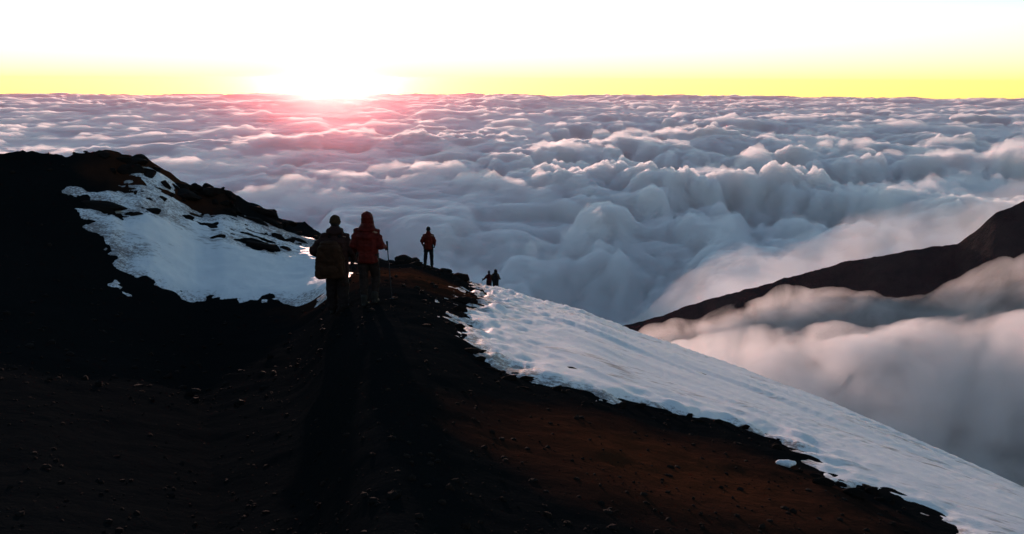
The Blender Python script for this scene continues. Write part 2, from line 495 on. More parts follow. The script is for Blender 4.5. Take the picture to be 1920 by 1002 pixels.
def veil_h(x, y):
    """height of the thin ragged veil above the dense cloud"""
    r = np.hypot(x, y)
    n = fbm(x / 900, y / 1500, 201, 3) - 0.40 + 0.5 * (fbm(x / 260, y / 420, 205, 4) - 0.44) + 0.35 * (ridged(x / 120, y / 200, 211, 3) - 0.6) * sstep(26000, 8000, r)
    return np.clip(n * 330, -45, 120)

az = np.radians(np.concatenate([np.linspace(-180, -40, 60)[:-1], np.linspace(-40, -32, 30)[:-1], np.linspace(-32, 32, 520), np.linspace(32, 40, 30)[1:], np.linspace(40, 180, 60)[1:]]))
rr = np.concatenate([np.exp(np.linspace(math.log(1300), math.log(3000), 60))[:-1],
                     np.exp(np.linspace(math.log(3000), math.log(18000), 700))[:-1],
                     np.exp(np.linspace(math.log(18000), math.log(125000), 220))])
A_, R_ = np.meshgrid(az, rr)
X = R_ * np.sin(A_); Y = R_ * np.cos(A_)
Z = -DECK - R_ ** 2 / (2 * EARTH) + cloud_h(X, Y)
nr, na = A_.shape
idx = np.arange(nr * na).reshape(nr, na)
inner, outer = idx[0], idx[-1]
V = np.stack([X, Y, Z], -1).reshape(-1, 3)
lowi = V[inner] - (0, 0, 700); lowo = V[outer] - (0, 0, 700)
off = nr * na; k = np.arange(na - 1)
li, lo_ = off + np.arange(na), off + na + np.arange(na)
faces = np.concatenate([grid_faces(nr, na),
                        np.stack([inner[:-1], li[:-1], li[1:], inner[1:]], -1),
                        np.stack([outer[1:], lo_[1:], lo_[:-1], outer[:-1]], -1),
                        np.stack([li[:-1], lo_[:-1], lo_[1:], li[1:]], -1)])
cloud = mesh_obj('sea_of_clouds', np.concatenate([V, lowi, lowo]), faces, M['cloud'])
bm = bmesh.new(); bm.from_mesh(cloud.data)   # close the seam behind the camera
ends = [v for v in bm.verts if abs(v.co.x) < 1e-2 * abs(v.co.y) and v.co.y < 0]
bmesh.ops.remove_doubles(bm, verts=ends, dist=0.5)
bm.to_mesh(cloud.data); bm.free()
cloud['kind'] = 'stuff'; cloud['label'] = 'billowing sea of clouds below the mountain'
A_, R_ = np.meshgrid(np.radians(np.linspace(-50, 50, 380)), np.concatenate([np.exp(np.linspace(math.log(2800), math.log(18000), 360))[:-1], np.exp(np.linspace(math.log(18000), math.log(90000), 70))]))
X = R_ * np.sin(A_); Y = R_ * np.cos(A_)
Zc = -DECK - R_ ** 2 / (2 * EARTH) + cloud_h(X, Y)
veil = deep_shell('cloud_veil', np.stack([X, Y, Zc + veil_h(X, Y)], -1), 500.0, M['veil'])
veil['kind'] = 'stuff'; veil['label'] = 'ragged thin veil of vapour over the sea of clouds'

# ------------------------------------------------------------------ fog in the valley before the far ridge
A_, R_ = np.meshgrid(np.radians(np.linspace(5, 62, 300)), np.linspace(1350, 2560, 200))
X = R_ * np.sin(A_); Y = R_ * np.cos(A_)
base = ridge_z(A_, R_)
ad = np.degrees(A_)
FOG = [(1180, 618), (1230, 612), (1300, 596), (1380, 572), (1440, 556), (1540, 540), (1640, 526), (1720, 540), (1800, 535), (1860, 515), (1920, 500), (2100, 480)]
fa = [pix_ad(*p) for p in FOG]
fd = np.interp(ad, np.degrees([a for a, d in fa]), [d for a, d in fa])
dcr = np.interp(ad, np.concatenate([[0], rid_a, [75]]), np.concatenate([[0.45], rid_d, [0.02]]))
plain = -dcr * RC - np.where(R_ < RC, 0.62 * (RC - R_), 0.75 * (R_ - RC))      # the flank without its ribs
plain = np.array([np.convolve(np.pad(q, 12, mode='edge'), np.hanning(27)[1:-1] / np.hanning(27)[1:-1].sum(), mode='valid') for q in plain])
dep = -plain / R_                                 # where on the flank
dep = dep + 0.03 * (fbm(X / 260, Y / 260, 71, 4) - 0.44)
q = dep - fd
bank1 = sstep(0.02, 0.06, q) * (1 - 0.45 * sstep(0.07, 0.11, q))
bil = 0.0
wx = X + 90 * (fbm(X / 190, Y / 190, 73) - 0.5); wy = Y + 90 * (fbm(X / 190, Y / 190, 74) - 0.5)
for lam, amp in ((460, 80), (210, 60), (95, 32), (44, 15)):
    bil = bil + amp * (1 - np.minimum(worley(wx / lam, wy / lam, lam), 1))
th = bank1 * (20 + 0.8 * bil) + sstep(0.06, 0.1, q) * 22
edge = sstep(5, 9, ad) * (1 - sstep(56, 62, ad)) * sstep(1350, 1480, R_) * (1 - sstep(2520, 2560, R_))
top = np.where(th * edge > 0.5, plain + th * edge + 4, base - 6)
top = np.maximum(top, base - 20)
fog = closed_slab('valley_fog', np.stack([X, Y, top], -1), base - 30.0, M['fog'])
fog['kind'] = 'stuff'; fog['label'] = 'warm bank of fog drifting below the dark ridge'

# a second, nearer bank floating lower in the valley
A_, R_ = np.meshgrid(np.radians(np.linspace(6, 62, 260)), np.linspace(1300, 2080, 130))
X = R_ * np.sin(A_); Y = R_ * np.cos(A_); ad = np.degrees(A_)
FOG2 = [(1180, 650), (1290, 645), (1360, 636), (1430, 618), (1550, 616), (1680, 606), (1780, 610), (1920, 590), (2100, 570)]
fa = [pix_ad(*p) for p in FOG2]
fd = np.interp(ad, np.degrees([a for a, d in fa]), [d for a, d in fa])
RP = 1930 + 160 * (fbm(X / 300, Y / 300, 81, 3) - 0.44)
bil = 0.0
wx = X + 90 * (fbm(X / 190, Y / 190, 83) - 0.5); wy = Y + 90 * (fbm(X / 190, Y / 190, 84) - 0.5)
for lam, amp in ((380, 75), (180, 55), (85, 28), (40, 13)):
    bil = bil + amp * (1 - np.minimum(worley(wx / lam, wy / lam, lam + 1), 1))
top = -(fd + 0.03) * RP - 0.5 * softplus(RP - R_, 40) - 1.1 * softplus(R_ - RP, 30) + bil * 0.8
T = (40 + 0.8 * bil) * sstep(1330, 1850, R_) * (1 - sstep(1990, 2070, R_)) * sstep(6, 12, ad) * (1 - sstep(55, 62, ad))
top = top - (60 + bil * 0.6) * (1 - sstep(0, 60, T))
fog2 = closed_slab('valley_fog', np.stack([X, Y, top], -1), top - 1.0 - 1.3 * T, M['fog'])
fog2['kind'] = 'stuff'; fog2['label'] = 'lower bank of pale fog deep in the valley under the ridge'

# soft cloud lapping against the far side of the ridge
A_, R_ = np.meshgrid(np.radians(np.linspace(4, 62, 280)), np.linspace(2620, 3900, 150))
X = R_ * np.sin(A_); Y = R_ * np.cos(A_); ad = np.degrees(A_)
FOG3 = [(1120, 575), (1200, 545), (1300, 505), (1400, 475), (1500, 462), (1600, 430), (1700, 405), (1800, 380), (1920, 348), (2100, 330)]
fa = [pix_ad(*p) for p in FOG3]
fd = np.interp(ad, np.degrees([a for a, d in fa]), [d for a, d in fa])
RP = 3250 + 300 * (fbm(X / 500, Y / 500, 181, 3) - 0.44)
bil = 0.0
wx = X + 120 * (fbm(X / 260, Y / 260, 183) - 0.5); wy = Y + 120 * (fbm(X / 260, Y / 260, 184) - 0.5)
for lam, amp in ((520, 110), (240, 75), (110, 38), (50, 18)):
    bil = bil + amp * (0.8 * (1 - np.minimum(worley(wx / lam, wy / lam, lam + 1), 1)) + 0.7 * (fbm(X / lam * 2, Y / lam * 2, lam + 9, 3) - 0.44))
end = sstep(2640, 2950, R_) * (1 - sstep(3600, 3880, R_)) * sstep(5, 16, ad) * (1 - sstep(55, 62, ad))
top = -(fd + 0.035) * RP - 0.30 * softplus(RP - R_, 60) - 0.30 * softplus(R_ - RP, 60) + bil - 170 * (1 - end)
fog3 = closed_slab('valley_fog', np.stack([X, Y, top], -1), top - 2.0 - (60 + 0.8 * np.maximum(bil, 0)) * end, M['lap'])
fog3['kind'] = 'stuff'; fog3['label'] = 'soft pale cloud lapping against the back of the dark ridge'

# ------------------------------------------------------------------ blobs: smooth closed surfaces from tapered capsules
def capsule(p0, r0, p1, r1, sub=2):
    b = bmesh.new()
    for p, r in ((p0, r0), (p1, r1)):
        r = (r, r, r) if isinstance(r, (int, float)) else r
        m = Matrix.Translation(p) @ Matrix.Diagonal((*r, 1))
        bmesh.ops.create_icosphere(b, subdivisions=sub, radius=1.0, matrix=m)
    for f in list(b.faces): b.faces.remove(f)
    for e in list(b.edges): b.edges.remove(e)
    bmesh.ops.convex_hull(b, input=list(b.verts))
    for v in [v for v in b.verts if not v.link_faces]: b.verts.remove(v)
    b.verts.index_update()
    vs = [tuple(v.co) for v in b.verts]; fs = [[v.index for v in f.verts] for f in b.faces]
    b.free()
    return vs, fs

def noise3(P, sc_, s):
    return (vnoise(P[:, 0] / sc_, P[:, 1] / sc_ + P[:, 2] / sc_ * 0.7, s) + vnoise(P[:, 1] / sc_ + 9, P[:, 2] / sc_, s + 1) + vnoise(P[:, 2] / sc_, P[:, 0] / sc_ + 5, s + 2)) / 3 - 0.5

def blob(name, caps, voxel, mat, parent=None, smooth=4, wrinkle=0.0, wscale=0.05, seed=1, cut=None, solid=0.0, scale=1.0):
    V, Fc = [], []
    for c in caps:
        v, f = capsule(*c)
        o = len(V); V += v; Fc += [[i + o for i in q] for q in f]
    me = bpy.data.meshes.new(name); me.from_pydata(V, [], Fc)
    tmp = bpy.data.objects.new(name, me); C.objects.link(tmp)
    rm = tmp.modifiers.new('r', 'REMESH'); rm.mode = 'VOXEL'; rm.voxel_size = voxel; rm.use_smooth_shade = True
    sm = tmp.modifiers.new('s', 'SMOOTH'); sm.iterations = smooth; sm.factor = 0.5
    dg = bpy.context.evaluated_depsgraph_get()
    out = bpy.data.meshes.new_from_object(tmp.evaluated_get(dg))
    bpy.data.objects.remove(tmp); bpy.data.meshes.remove(me)
    out.name = name
    if wrinkle:
        n = len(out.vertices)
        P = np.empty(n * 3, np.float32); out.vertices.foreach_get('co', P); P = P.reshape(-1, 3)
        Nn = np.empty(n * 3, np.float32); out.vertices.foreach_get('normal', Nn); Nn = Nn.reshape(-1, 3)
        Q = P.astype(float) * (1, 1, 1.5)
        d = wrinkle * (noise3(Q, wscale, seed) * 1.6 + noise3(Q, wscale * 0.45, seed + 9) * 0.9 + noise3(Q, wscale * 3, seed + 5) * 1.6)
        P = P + Nn * d[:, None]
        out.vertices.foreach_set('co', P.astype(np.float32).ravel()); out.update()
    if cut:
        b = bmesh.new(); b.from_mesh(out)
        bmesh.ops.delete(b, geom=[f for f in b.faces if cut(f.calc_center_median())], context='FACES')
        b.to_mesh(out); b.free()
    out.materials.clear(); out.materials.append(mat)
    out.polygons.foreach_set('use_smooth', np.full(len(out.polygons), True))
    ob = bpy.data.objects.new(name, out); ob.parent = parent
    if solid:
        so = ob.modifiers.new('t', 'SOLIDIFY'); so.thickness = solid; so.offset = -1
    return link(ob)

def tag(o, label, cat, group=None):
    o['label'] = label; o['category'] = cat
    if group: o['group'] = group
    return o

# ------------------------------------------------------------------ puffs of cloud rising out of the deck
random.seed(4)
def puff(px, py, height, width, lean, label, seed):
    a, d = pix_ad(px, py)
    r = np.linspace(3000, 9000, 3000)
    zz = -DECK - r * r / (2 * EARTH) + cloud_h(r * math.sin(a), r * math.cos(a))
    r = r[np.nonzero(-d * r <= zz)[0][0]]
    base = Vector((r * math.sin(a), r * math.cos(a), -d * r))
    rnd = random.Random(seed); caps = []
    for i in range(46):
        t = rnd.random()
        w = width * (0.9 - 0.35 * t + 0.3 * math.sin(t * 8 + seed)) * 0.5
        an = rnd.uniform(0, 6.28); q = rnd.random() ** 0.5 * w
        c = Vector((lean * t * height + q * math.cos(an), q * math.sin(an) * 1.3, -90 + t * height))
        rad = width * rnd.uniform(0.08, 0.17) * (1.1 - 0.45 * t)
        dr = Vector((lean, 0, 1)).normalized() * rad * rnd.uniform(0.8, 3.0)
        caps.append((c, rad, c + dr, rad * 0.35))
    o = blob('cloud_puff', caps, width * 0.028, M['puff'], None, 6, width * 0.12, width * 0.2, seed)
    o.location = base
    o['kind'] = 'stuff'; o['label'] = label
    return o
M['puff'] = vol_mat('thin_cloud', 0.006, 0.5)
puff(1065, 470, 320, 330, 0.55, 'bright torn wisp of cloud rising from the dark cloud hollow', 3)
puff(995, 505, 270, 200, 0.25, 'slim wisp of cloud beside the larger torn wisp', 8)

# ------------------------------------------------------------------ stones
def rock_mesh(seed):
    rnd = random.Random(seed)
    b = bmesh.new(); bmesh.ops.create_icosphere(b, subdivisions=4, radius=1.0)
    planes = [(Vector((rnd.gauss(0, 1), rnd.gauss(0, 1), rnd.gauss(0, 1))).normalized(), rnd.uniform(0.5, 0.85)) for _ in range(13)]
    for v in b.verts:
        for n, d in planes:
            k = v.co.dot(n) - d
            if k > 0: v.co -= n * k * 0.92
    P = np.array([v.co[:] for v in b.verts])
    dn = noise3(P + seed * 3.7, 0.5, seed) * 0.28 + noise3(P, 0.18, seed + 40) * 0.14 + noise3(P, 0.07, seed + 60) * 0.06
    for v, q in zip(b.verts, dn): v.co *= 1 + q
    me = bpy.data.meshes.new('rock'); b.to_mesh(me); b.free()
    me.materials.append(M['rock'])
    me.polygons.foreach_set('use_smooth', np.full(len(me.polygons), False))
    return me
ROCKS = [rock_mesh(i + 1) for i in range(5)]
def rock(name, px, py, size, rotz, label, cat='rock', group=None, i=0, sink=0.35):
    x, y, z = hit(px, py)
    z = float(ground_h(x, y))
    o = link(bpy.data.objects.new(name, ROCKS[i % 5]))
    o.location = (x, y, z + size[2] * (0.5 - sink)); o.scale = size; o.rotation_euler = (0.1, 0.05, rotz)
    return tag(o, label, cat, group)

sa = math.atan2(STREAK[1], STREAK[0])
rock('rock_pinnacle', 197, 303, (0.24, 0.24, 0.16), 0.4, 'small dark knob of rock on the black skyline, left of the crag', i=1)
rock('rock_crag', 250, 318, (0.5, 0.4, 0.3), 0.2, 'large brown crag at the top of the snow covered skyline ridge', 'crag', i=2)
rock('rock_crag', 272, 322, (0.5, 0.5, 0.3), 1.2, 'brown rock shoulder just below the largest skyline crag', 'crag', i=3)
rock('rock_crag', 402, 372, (0.4, 0.36, 0.2), 0.9, 'dark humped crag halfway down the left skyline ridge', 'crag', i=0)
rock('rock_ledge', 345, 368, (0.9, 0.4, 0.25), -0.5, 'dark ledge of rock between skyline crags above the snow', i=4)
rock('rock_ledge', 470, 404, (1.2, 0.35, 0.24), -0.6, 'long low ledge running down the lower end of skyline ridge', i=2)
rock('rock_ledge', 190, 388, (1.0, 0.35, 0.18), -0.3, 'black ledge breaking the top left corner of blue snow field', i=1)
rock('rock_ledge', 280, 394, (0.55, 0.22, 0.12), -0.3, 'small dark ledge in the upper edge of blue snow field', i=3)
rock('rock_ledge', 488, 464, (0.85, 0.25, 0.12), -0.35, 'flat dark rock lying in the snow field left of the two walkers', i=0)
rock('rock_ledge', 395, 429, (0.6, 0.25, 0.09), -0.35, 'thin grey rock barely breaking the middle of the snow field', i=4)
K = 'stones on the edge of the knoll'
rock('stone', 757, 493, (0.42, 0.4, 0.26), 0.3, 'largest black stone on the knoll beside the walker in orange', 'stone', K, 1)
rock('stone', 775, 490, (0.30, 0.3, 0.2), 1.0, 'black stone at the left foot of the walker in orange', 'stone', K, 2)
rock('stone', 736, 496, (0.25, 0.3, 0.14), 2.0, 'low stone at the left end of the knoll behind red jacket', 'stone', K, 3)
rock('stone', 838, 512, (0.36, 0.3, 0.16), 0.7, 'low stone right of the walker in orange on the knoll', 'stone', K, 4)
rock('stone', 866, 524, (0.40, 0.35, 0.24), 0.2, 'dark stone where the knoll meets the bright snow slope', 'stone', K, 0)
S_ = 'rocks showing through the snow crest'
for k, (px, py, sz, lab, i) in enumerate([
        (965, 556, (1.1, 0.22, 0.10), 'long thin rock on the snow crest just below the distant pair', 0),
        (1000, 568, (0.6, 0.16, 0.08), 'short thin rock below the long one near the distant pair', 1),
        (1108, 596, (0.7, 0.16, 0.09), 'thin black rock on the crest left of the longest rock streak', 2),
        (1168, 626, (0.95, 0.18, 0.10), 'longest black rock streak on crest where the far ridge begins', 3),
        (1463, 723, (0.42, 0.16, 0.10), 'flat black rock on the crest in front of pale fog', 4),
        (1503, 740, (0.16, 0.12, 0.10), 'small round black stone, last on the snow crest', 0),
        (915, 566, (0.5, 0.12, 0.05), 'faint grey rock sliver in the snow beside the knoll', 1),
        (1100, 632, (0.5, 0.10, 0.04), 'faint rock sliver in the middle of the pink snow', 2)]):
    rock('rock_sliver', px, py, sz, sa, lab, 'rock', S_, i, 0.42)

# jagged ledges of the ridge, the knoll rim and the snow margin: pieces of the ground
rnd = random.Random(12)
def ledges(path, n, spread, smin, smax, flat, rot):
    for _ in range(n):
        k = rnd.random() * (len(path) - 1); i = int(k); t = k - i
        px = path[i][0] * (1 - t) + path[i + 1][0] * t + rnd.gauss(0, spread); py = path[i][1] * (1 - t) + path[i + 1][1] * t + abs(rnd.gauss(0, spread))
        x, y, _z = hit(px, py)
        o = link(bpy.data.objects.new('rock', ROCKS[rnd.randrange(5)])); o.parent = ground
        q = smin * (smax / smin) ** rnd.random()
        o.scale = (q * rnd.uniform(1.0, 2.2), q * rnd.uniform(0.6, 1.0), q * flat * rnd.uniform(0.6, 1.2))
        o.location = (x, y, float(ground_h(x, y)) + 0.1 * q * flat)
        o.rotation_euler = (rnd.uniform(-0.3, 0.3), rnd.uniform(-0.3, 0.3), rot + rnd.uniform(-0.5, 0.5))
ledges([(225, 306), (262, 304), (335, 350), (400, 362), (500, 402), (592, 445)], 46, 7, 0.10, 0.34, 0.8, -0.5)
ledges([(150, 366), (230, 398), (300, 398), (400, 430), (500, 462), (600, 470)], 16, 6, 0.06, 0.22, 0.5, -0.4)
ledges([(300, 365), (400, 395), (500, 425), (590, 455)], 22, 8, 0.08, 0.25, 0.6, -0.5)
ledges([(728, 494), (770, 490), (810, 502), (860, 518), (878, 545), (858, 600)], 34, 5, 0.05, 0.2, 0.8, 0.3)
ledges([(858, 600), (900, 664), (1000, 710), (1250, 770), (1440, 815), (1503, 885), (1700, 947)], 60, 8, 0.02, 0.08, 0.7, 0.3)

# scree on the dark soil
def scree(n, r0, r1, s0, s1, seed):
    g = np.random.default_rng(seed)
    th = np.radians(g.uniform(-38, 40, n)); r = np.exp(g.uniform(math.log(r0), math.log(r1), n))
    x = r * np.sin(th); y = r * np.cos(th)
    u, v = lp(x, y)
    m = np.max([signed(p, u, v) for p in (right_poly, lp1, lp2)], axis=0)
    ok = m < 0.004
    x, y, r = x[ok], y[ok], r[ok]; n = len(x)
    z = ground_h(x, y)
    t = (1 + 5 ** 0.5) / 2
    iv = np.array([(-1, t, 0), (1, t, 0), (-1, -t, 0), (1, -t, 0), (0, -1, t), (0, 1, t), (0, -1, -t), (0, 1, -t), (t, 0, -1), (t, 0, 1), (-t, 0, -1), (-t, 0, 1)]) / 1.9
    fi = np.array([(0, 11, 5), (0, 5, 1), (0, 1, 7), (0, 7, 10), (0, 10, 11), (1, 5, 9), (5, 11, 4), (11, 10, 2), (10, 7, 6), (7, 1, 8),
                   (3, 9, 4), (3, 4, 2), (3, 2, 6), (3, 6, 8), (3, 8, 9), (4, 9, 5), (2, 4, 11), (6, 2, 10), (8, 6, 7), (9, 8, 1)])
    size = s0 * (s1 / s0) ** (g.random(n) ** 2.6)
    sc3 = size[:, None] * g.uniform(0.6, 1.3, (n, 3)) * (1, 1, 0.7)
    V = iv[None] * (1 + g.uniform(-0.22, 0.22, (n, 12, 1)))
    V = V * sc3[:, None, :]
    an = g.uniform(0, 6.28, n); ca, sn = np.cos(an)[:, None], np.sin(an)[:, None]
    V = np.stack([V[..., 0] * ca - V[..., 1] * sn, V[..., 0] * sn + V[..., 1] * ca, V[..., 2]], -1)
    V = V + np.stack([x, y, z + sc3[:, 2] * 0.2], -1)[:, None, :]
    Fc = fi[None] + (np.arange(n) * 12)[:, None, None]
    return V.reshape(-1, 3), Fc.reshape(-1, 3)
v1, f1 = scree(5500, 3.2, 14, 0.005, 0.034, 1); v2, f2 = scree(3500, 12, 48, 0.015, 0.09, 2)
scr = mesh_obj('scree', np.concatenate([v1, v2]), np.concatenate([f1, f2 + len(v1)]), M['rock'], smooth=False)
scr['kind'] = 'stuff'; scr['label'] = 'loose dark volcanic scree on the path'
x, y, z = hit(1472, 876)
M['snow_lump'] = M['snow']
o = blob('snow_clump', [((0, 0, 0.01), (0.09, 0.05, 0.03), (0.07, 0.03, 0.0), (0.05, 0.04, 0.02)), ((-0.05, 0.02, 0), 0.03, (0.02, -0.04, 0.01), 0.03)], 0.008, M['snow'], None, 2, 0.01, 0.03)
o.location = (x, y, float(ground_h(x, y)) + 0.02)
tag(o, 'small pale clump of snow alone on dark soil by the snow edge', 'snow clump')

# ------------------------------------------------------------------ people
def cloth(name, c, rough=0.85):
    c2 = tuple(v * 0.6 for v in c)
    return surf_mat(name, [c2, c], 9.0, rough=rough, bump=0.35, bscale=38.0, dist=0.01, spec=0.08)
M['skin'] = surf_mat('skin', [(0.22, 0.12, 0.08), (0.32, 0.18, 0.12)], 20, rough=0.6, bump=0.1)
M['brown_parka'] = cloth('brown_parka', (0.040, 0.018, 0.016))
M['brown_pack'] = cloth('brown_pack', (0.045, 0.020, 0.011))
M['tan_wool'] = cloth('tan_wool', (0.05, 0.026, 0.013))
M['red_shell'] = cloth('red_shell', (0.10, 0.010, 0.007), 0.6)
M['orange_shell'] = cloth('orange_shell', (0.105, 0.014, 0.008), 0.6)
M['maroon'] = cloth('maroon_shell', (0.06, 0.012, 0.014))
M['olive'] = cloth('olive_shell', (0.055, 0.034, 0.012))
M['black_cloth'] = cloth('black_cloth', (0.012, 0.012, 0.014))
M['dark_trouser'] = cloth('dark_trouser', (0.030, 0.019, 0.017))
M['boot'] = surf_mat('boot_leather', [(0.012, 0.010, 0.009), (0.025, 0.02, 0.016)], 12, rough=0.7)
M['metal'] = surf_mat('pole_metal', [(0.025, 0.025, 0.028), (0.04, 0.04, 0.045)], 30, rough=0.4, bump=0)
M['hair'] = surf_mat('hair', [(0.010, 0.007, 0.006), (0.02, 0.013, 0.01)], 60, rough=0.6)
V3 = Vector

def fingers(wrist, d, side, r=1.0, grow=0.0):
    """palm, four unequal curled fingers and a thumb; d: direction of the hand, side: -1 left, +1 right"""
    d = d.normalized()
    inn = V3((-side, 0, 0)); fwd = V3((0, 1, 0))
    fwd = (fwd - d * fwd.dot(d)).normalized()
    inn = d.cross(fwd); inn = inn if inn.x * -side > 0 else -inn
    caps = []
    k0 = wrist + d * 0.03; k1 = wrist + d * 0.095
    caps.append((wrist, 0.026 + grow, k0, 0.03 + grow))
    for off in (-0.028, -0.009, 0.010, 0.028):
        caps.append((k0 + fwd * off * 0.6, 0.016 + grow, k1 + fwd * off, 0.0125 + grow))
    for off, L in ((-0.028, 0.055), (-0.009, 0.07), (0.010, 0.076), (0.028, 0.068)):
        b = k1 + fwd * off
        m = b + d * L * 0.5 + inn * 0.008
        e = m + (d * 0.55 + inn * 0.8).normalized() * L * 0.32
        t = e + (d * 0.1 + inn).normalized() * L * 0.26
        caps += [(b, 0.0100 + grow, m, 0.0092 + grow), (m, 0.0092 + grow, e, 0.0086 + grow), (e, 0.0086 + grow, t, 0.0078 + grow)]
    tb = wrist + d * 0.035 + fwd * 0.026
    tm = tb + (d * 0.6 + fwd * 0.7 + inn * 0.3).normalized() * 0.042
    te = tm + (d * 0.9 + fwd * 0.1 + inn * 0.5).normalized() * 0.032
    caps += [(tb, 0.0125 + grow, tm, 0.011 + grow), (tm, 0.011 + grow, te, 0.009 + grow)]
    return caps

def person(label, px, py, top_py, yaw, J, look, group, vox=0.011, r=None):
    """J: joints of the pose; look: materials and head wear"""
    if r is None:
        x, y, _ = hit(px, py, low=False)
    else:
        a, _ = pix_ad(px, py); x, y = r * math.sin(a), r * math.cos(a)
    z = float(ground_h(x, y))
    a, d = pix_ad(px, top_py)
    rad = math.hypot(x, y)
    height = -d * rad - z
    s = height / look.get('top', 1.76)
    e = link(bpy.data.objects.new('person', None))
    e.location = (x, y, z - 0.015); e.rotation_euler = (0, 0, yaw); e.scale = (s, s, s)
    tag(e, label, 'person', group)
    L, Rr = -1, 1
    hd = V3(J.get('head', (0, 0.045, 1.615)))
    ft = J.get('face', V3((0, 1, 0)))
    neck = V3((0, 0.0, 1.45)) + (hd - V3((0, 0.045, 1.615))) * 0.3
    sh = {s_: V3((0.178 * s_, 0.0, 1.365)) for s_ in (L, Rr)}
    hip = {s_: V3((0.092 * s_, 0.0, 0.93)) for s_ in (L, Rr)}
    el, wr, kn, an = J['elbow'], J['wrist'], J['knee'], J['ankle']
    B = [(hd + V3((0, -0.012, 0.02)), (0.076, 0.092, 0.092), hd + V3((0, 0.022, -0.045)), (0.062, 0.068, 0.075)),
         (hd + V3((0, 0.088, -0.02)), 0.013, hd + V3((0, 0.105, -0.038)), 0.014),       # nose
         (hd + V3((0, 0.05, -0.095)), 0.028, hd + V3((0, 0.072, -0.10)), 0.022),         # chin
         (hd + V3((0, 0.083, -0.072)), (0.024, 0.008, 0.008), hd + V3((0, 0.084, -0.062)), (0.022, 0.008, 0.006)),  # lips
         (hd + V3((-0.03, 0.082, 0.018)), 0.016, hd + V3((0.03, 0.082, 0.018)), 0.016),   # brow
         (neck, 0.062, hd + V3((0, -0.01, -0.06)), 0.055), (neck, 0.062, V3((0, 0, 1.36)), (0.12, 0.09, 0.08)),
         (V3((0, 0, 1.33)), (0.165, 0.11, 0.12), V3((0, 0, 1.10)), (0.135, 0.095, 0.1)),
         (V3((0, 0, 1.10)), (0.135, 0.095, 0.1), V3((0, 0, 0.95)), (0.15, 0.11, 0.1))]
    for s_ in (L, Rr):
        B += [(hd + V3((0.078 * s_, 0, -0.005)), (0.012, 0.02, 0.032), hd + V3((0.08 * s_, -0.008, 0.005)), (0.01, 0.018, 0.026)),
              (V3((0.1 * s_, 0, 1.38)), 0.07, sh[s_], 0.062), (sh[s_], 0.055, el[s_], 0.042), (el[s_], 0.042, wr[s_], 0.027),
              (hip[s_], 0.088, kn[s_], 0.058), (kn[s_], 0.058, an[s_], 0.038),
              (an[s_] + V3((0, -0.03, -0.04)), 0.035, an[s_] + V3((0, 0.13, -0.05)), 0.03)]
        B += fingers(wr[s_], (wr[s_] - el[s_]), s_)
    blob('body', B, vox * 0.75, M['skin'], e, 2)
    # trousers
    T = [(hip[L] + V3((0, 0, 0.04)), (0.115, 0.125, 0.12), hip[Rr] + V3((0, 0, 0.04)), (0.115, 0.125, 0.12))]
    for s_ in (L, Rr):
        low = an[s_] + (kn[s_] - an[s_]).normalized() * 0.05
        bg = look.get('baggy', 1.0)
        T += [(hip[s_], 0.118, kn[s_], 0.085 * bg), (kn[s_], 0.085 * bg, low, 0.073 * bg)]
    blob('trousers', T, vox, M[look['trousers']], e, 3, 0.016, 0.07, 5)
    for s_ in (L, Rr):
        q = an[s_]
        ang = Matrix.Rotation(J.get('toe', {}).get(s_, 0.0), 4, 'X')
        def w(v): return q + ang @ V3(v)
        blob('boot', [(w((0, -0.01, 0.10)), 0.062, w((0, -0.012, -0.02)), 0.058), (w((0, -0.04, -0.045)), (0.045, 0.05, 0.045), w((0, 0.13, -0.055)), (0.05, 0.06, 0.036)),
                      (w((0, 0.0, -0.01)), 0.05, w((0, 0.1, -0.04)), 0.045)], vox * 0.8, M['boot'], e, 2)
        blob('glove', fingers(wr[s_], wr[s_] - el[s_], s_, grow=0.0035) + [(wr[s_] - (wr[s_] - el[s_]).normalized() * 0.05, 0.036, wr[s_], 0.034)], vox * 0.55, M['black_cloth'], e, 1)
    # jacket
    jw = look.get('bulk', 1.0); hem = look.get('hem', 0.84)
    K = [(V3((0, 0, hem + 0.05)), (0.175 * jw, 0.145 * jw, 0.06), V3((0, 0, 1.02)), (0.165 * jw, 0.14 * jw, 0.1)),
         (V3((0, 0, 1.02)), (0.165 * jw, 0.14 * jw, 0.1), V3((0, 0, 1.30)), (0.185 * jw, 0.145 * jw, 0.13)),
         (V3((0, 0, 1.30)), (0.18 * jw, 0.14 * jw, 0.11), V3((0, -0.005, 1.43)), (0.11, 0.095, 0.055)),
         (V3((0, 0, 1.42)), (0.10, 0.095, 0.06), neck + V3((0, 0.005, 0.075)), (0.084, 0.088, 0.04))]
    if look.get('collar'): K += [(V3((-0.09, -0.085, 1.47)), 0.05, V3((0.09, -0.085, 1.47)), 0.05), (V3((-0.10, 0.02, 1.47)), 0.045, V3((-0.08, -0.08, 1.48)), 0.05), (V3((0.10, 0.02, 1.47)), 0.045, V3((0.08, -0.08, 1.48)), 0.05), (V3((0, -0.05, 1.47)), (0.1, 0.07, 0.05), V3((0, -0.04, 1.53)), (0.085, 0.07, 0.03))]
    for s_ in (L, Rr):
        dd = (wr[s_] - el[s_]).normalized()
        K += [(V3((0.05 * s_, 0, 1.41)), 0.075, sh[s_], 0.07), (sh[s_], 0.07 * (1 + jw) / 2, el[s_], 0.066 * jw), (el[s_], 0.066 * jw, wr[s_] - dd * 0.03, 0.052)]
    j = blob('jacket', K, vox, M[look['jacket']], e, 7, 0.024, 0.085, 11)
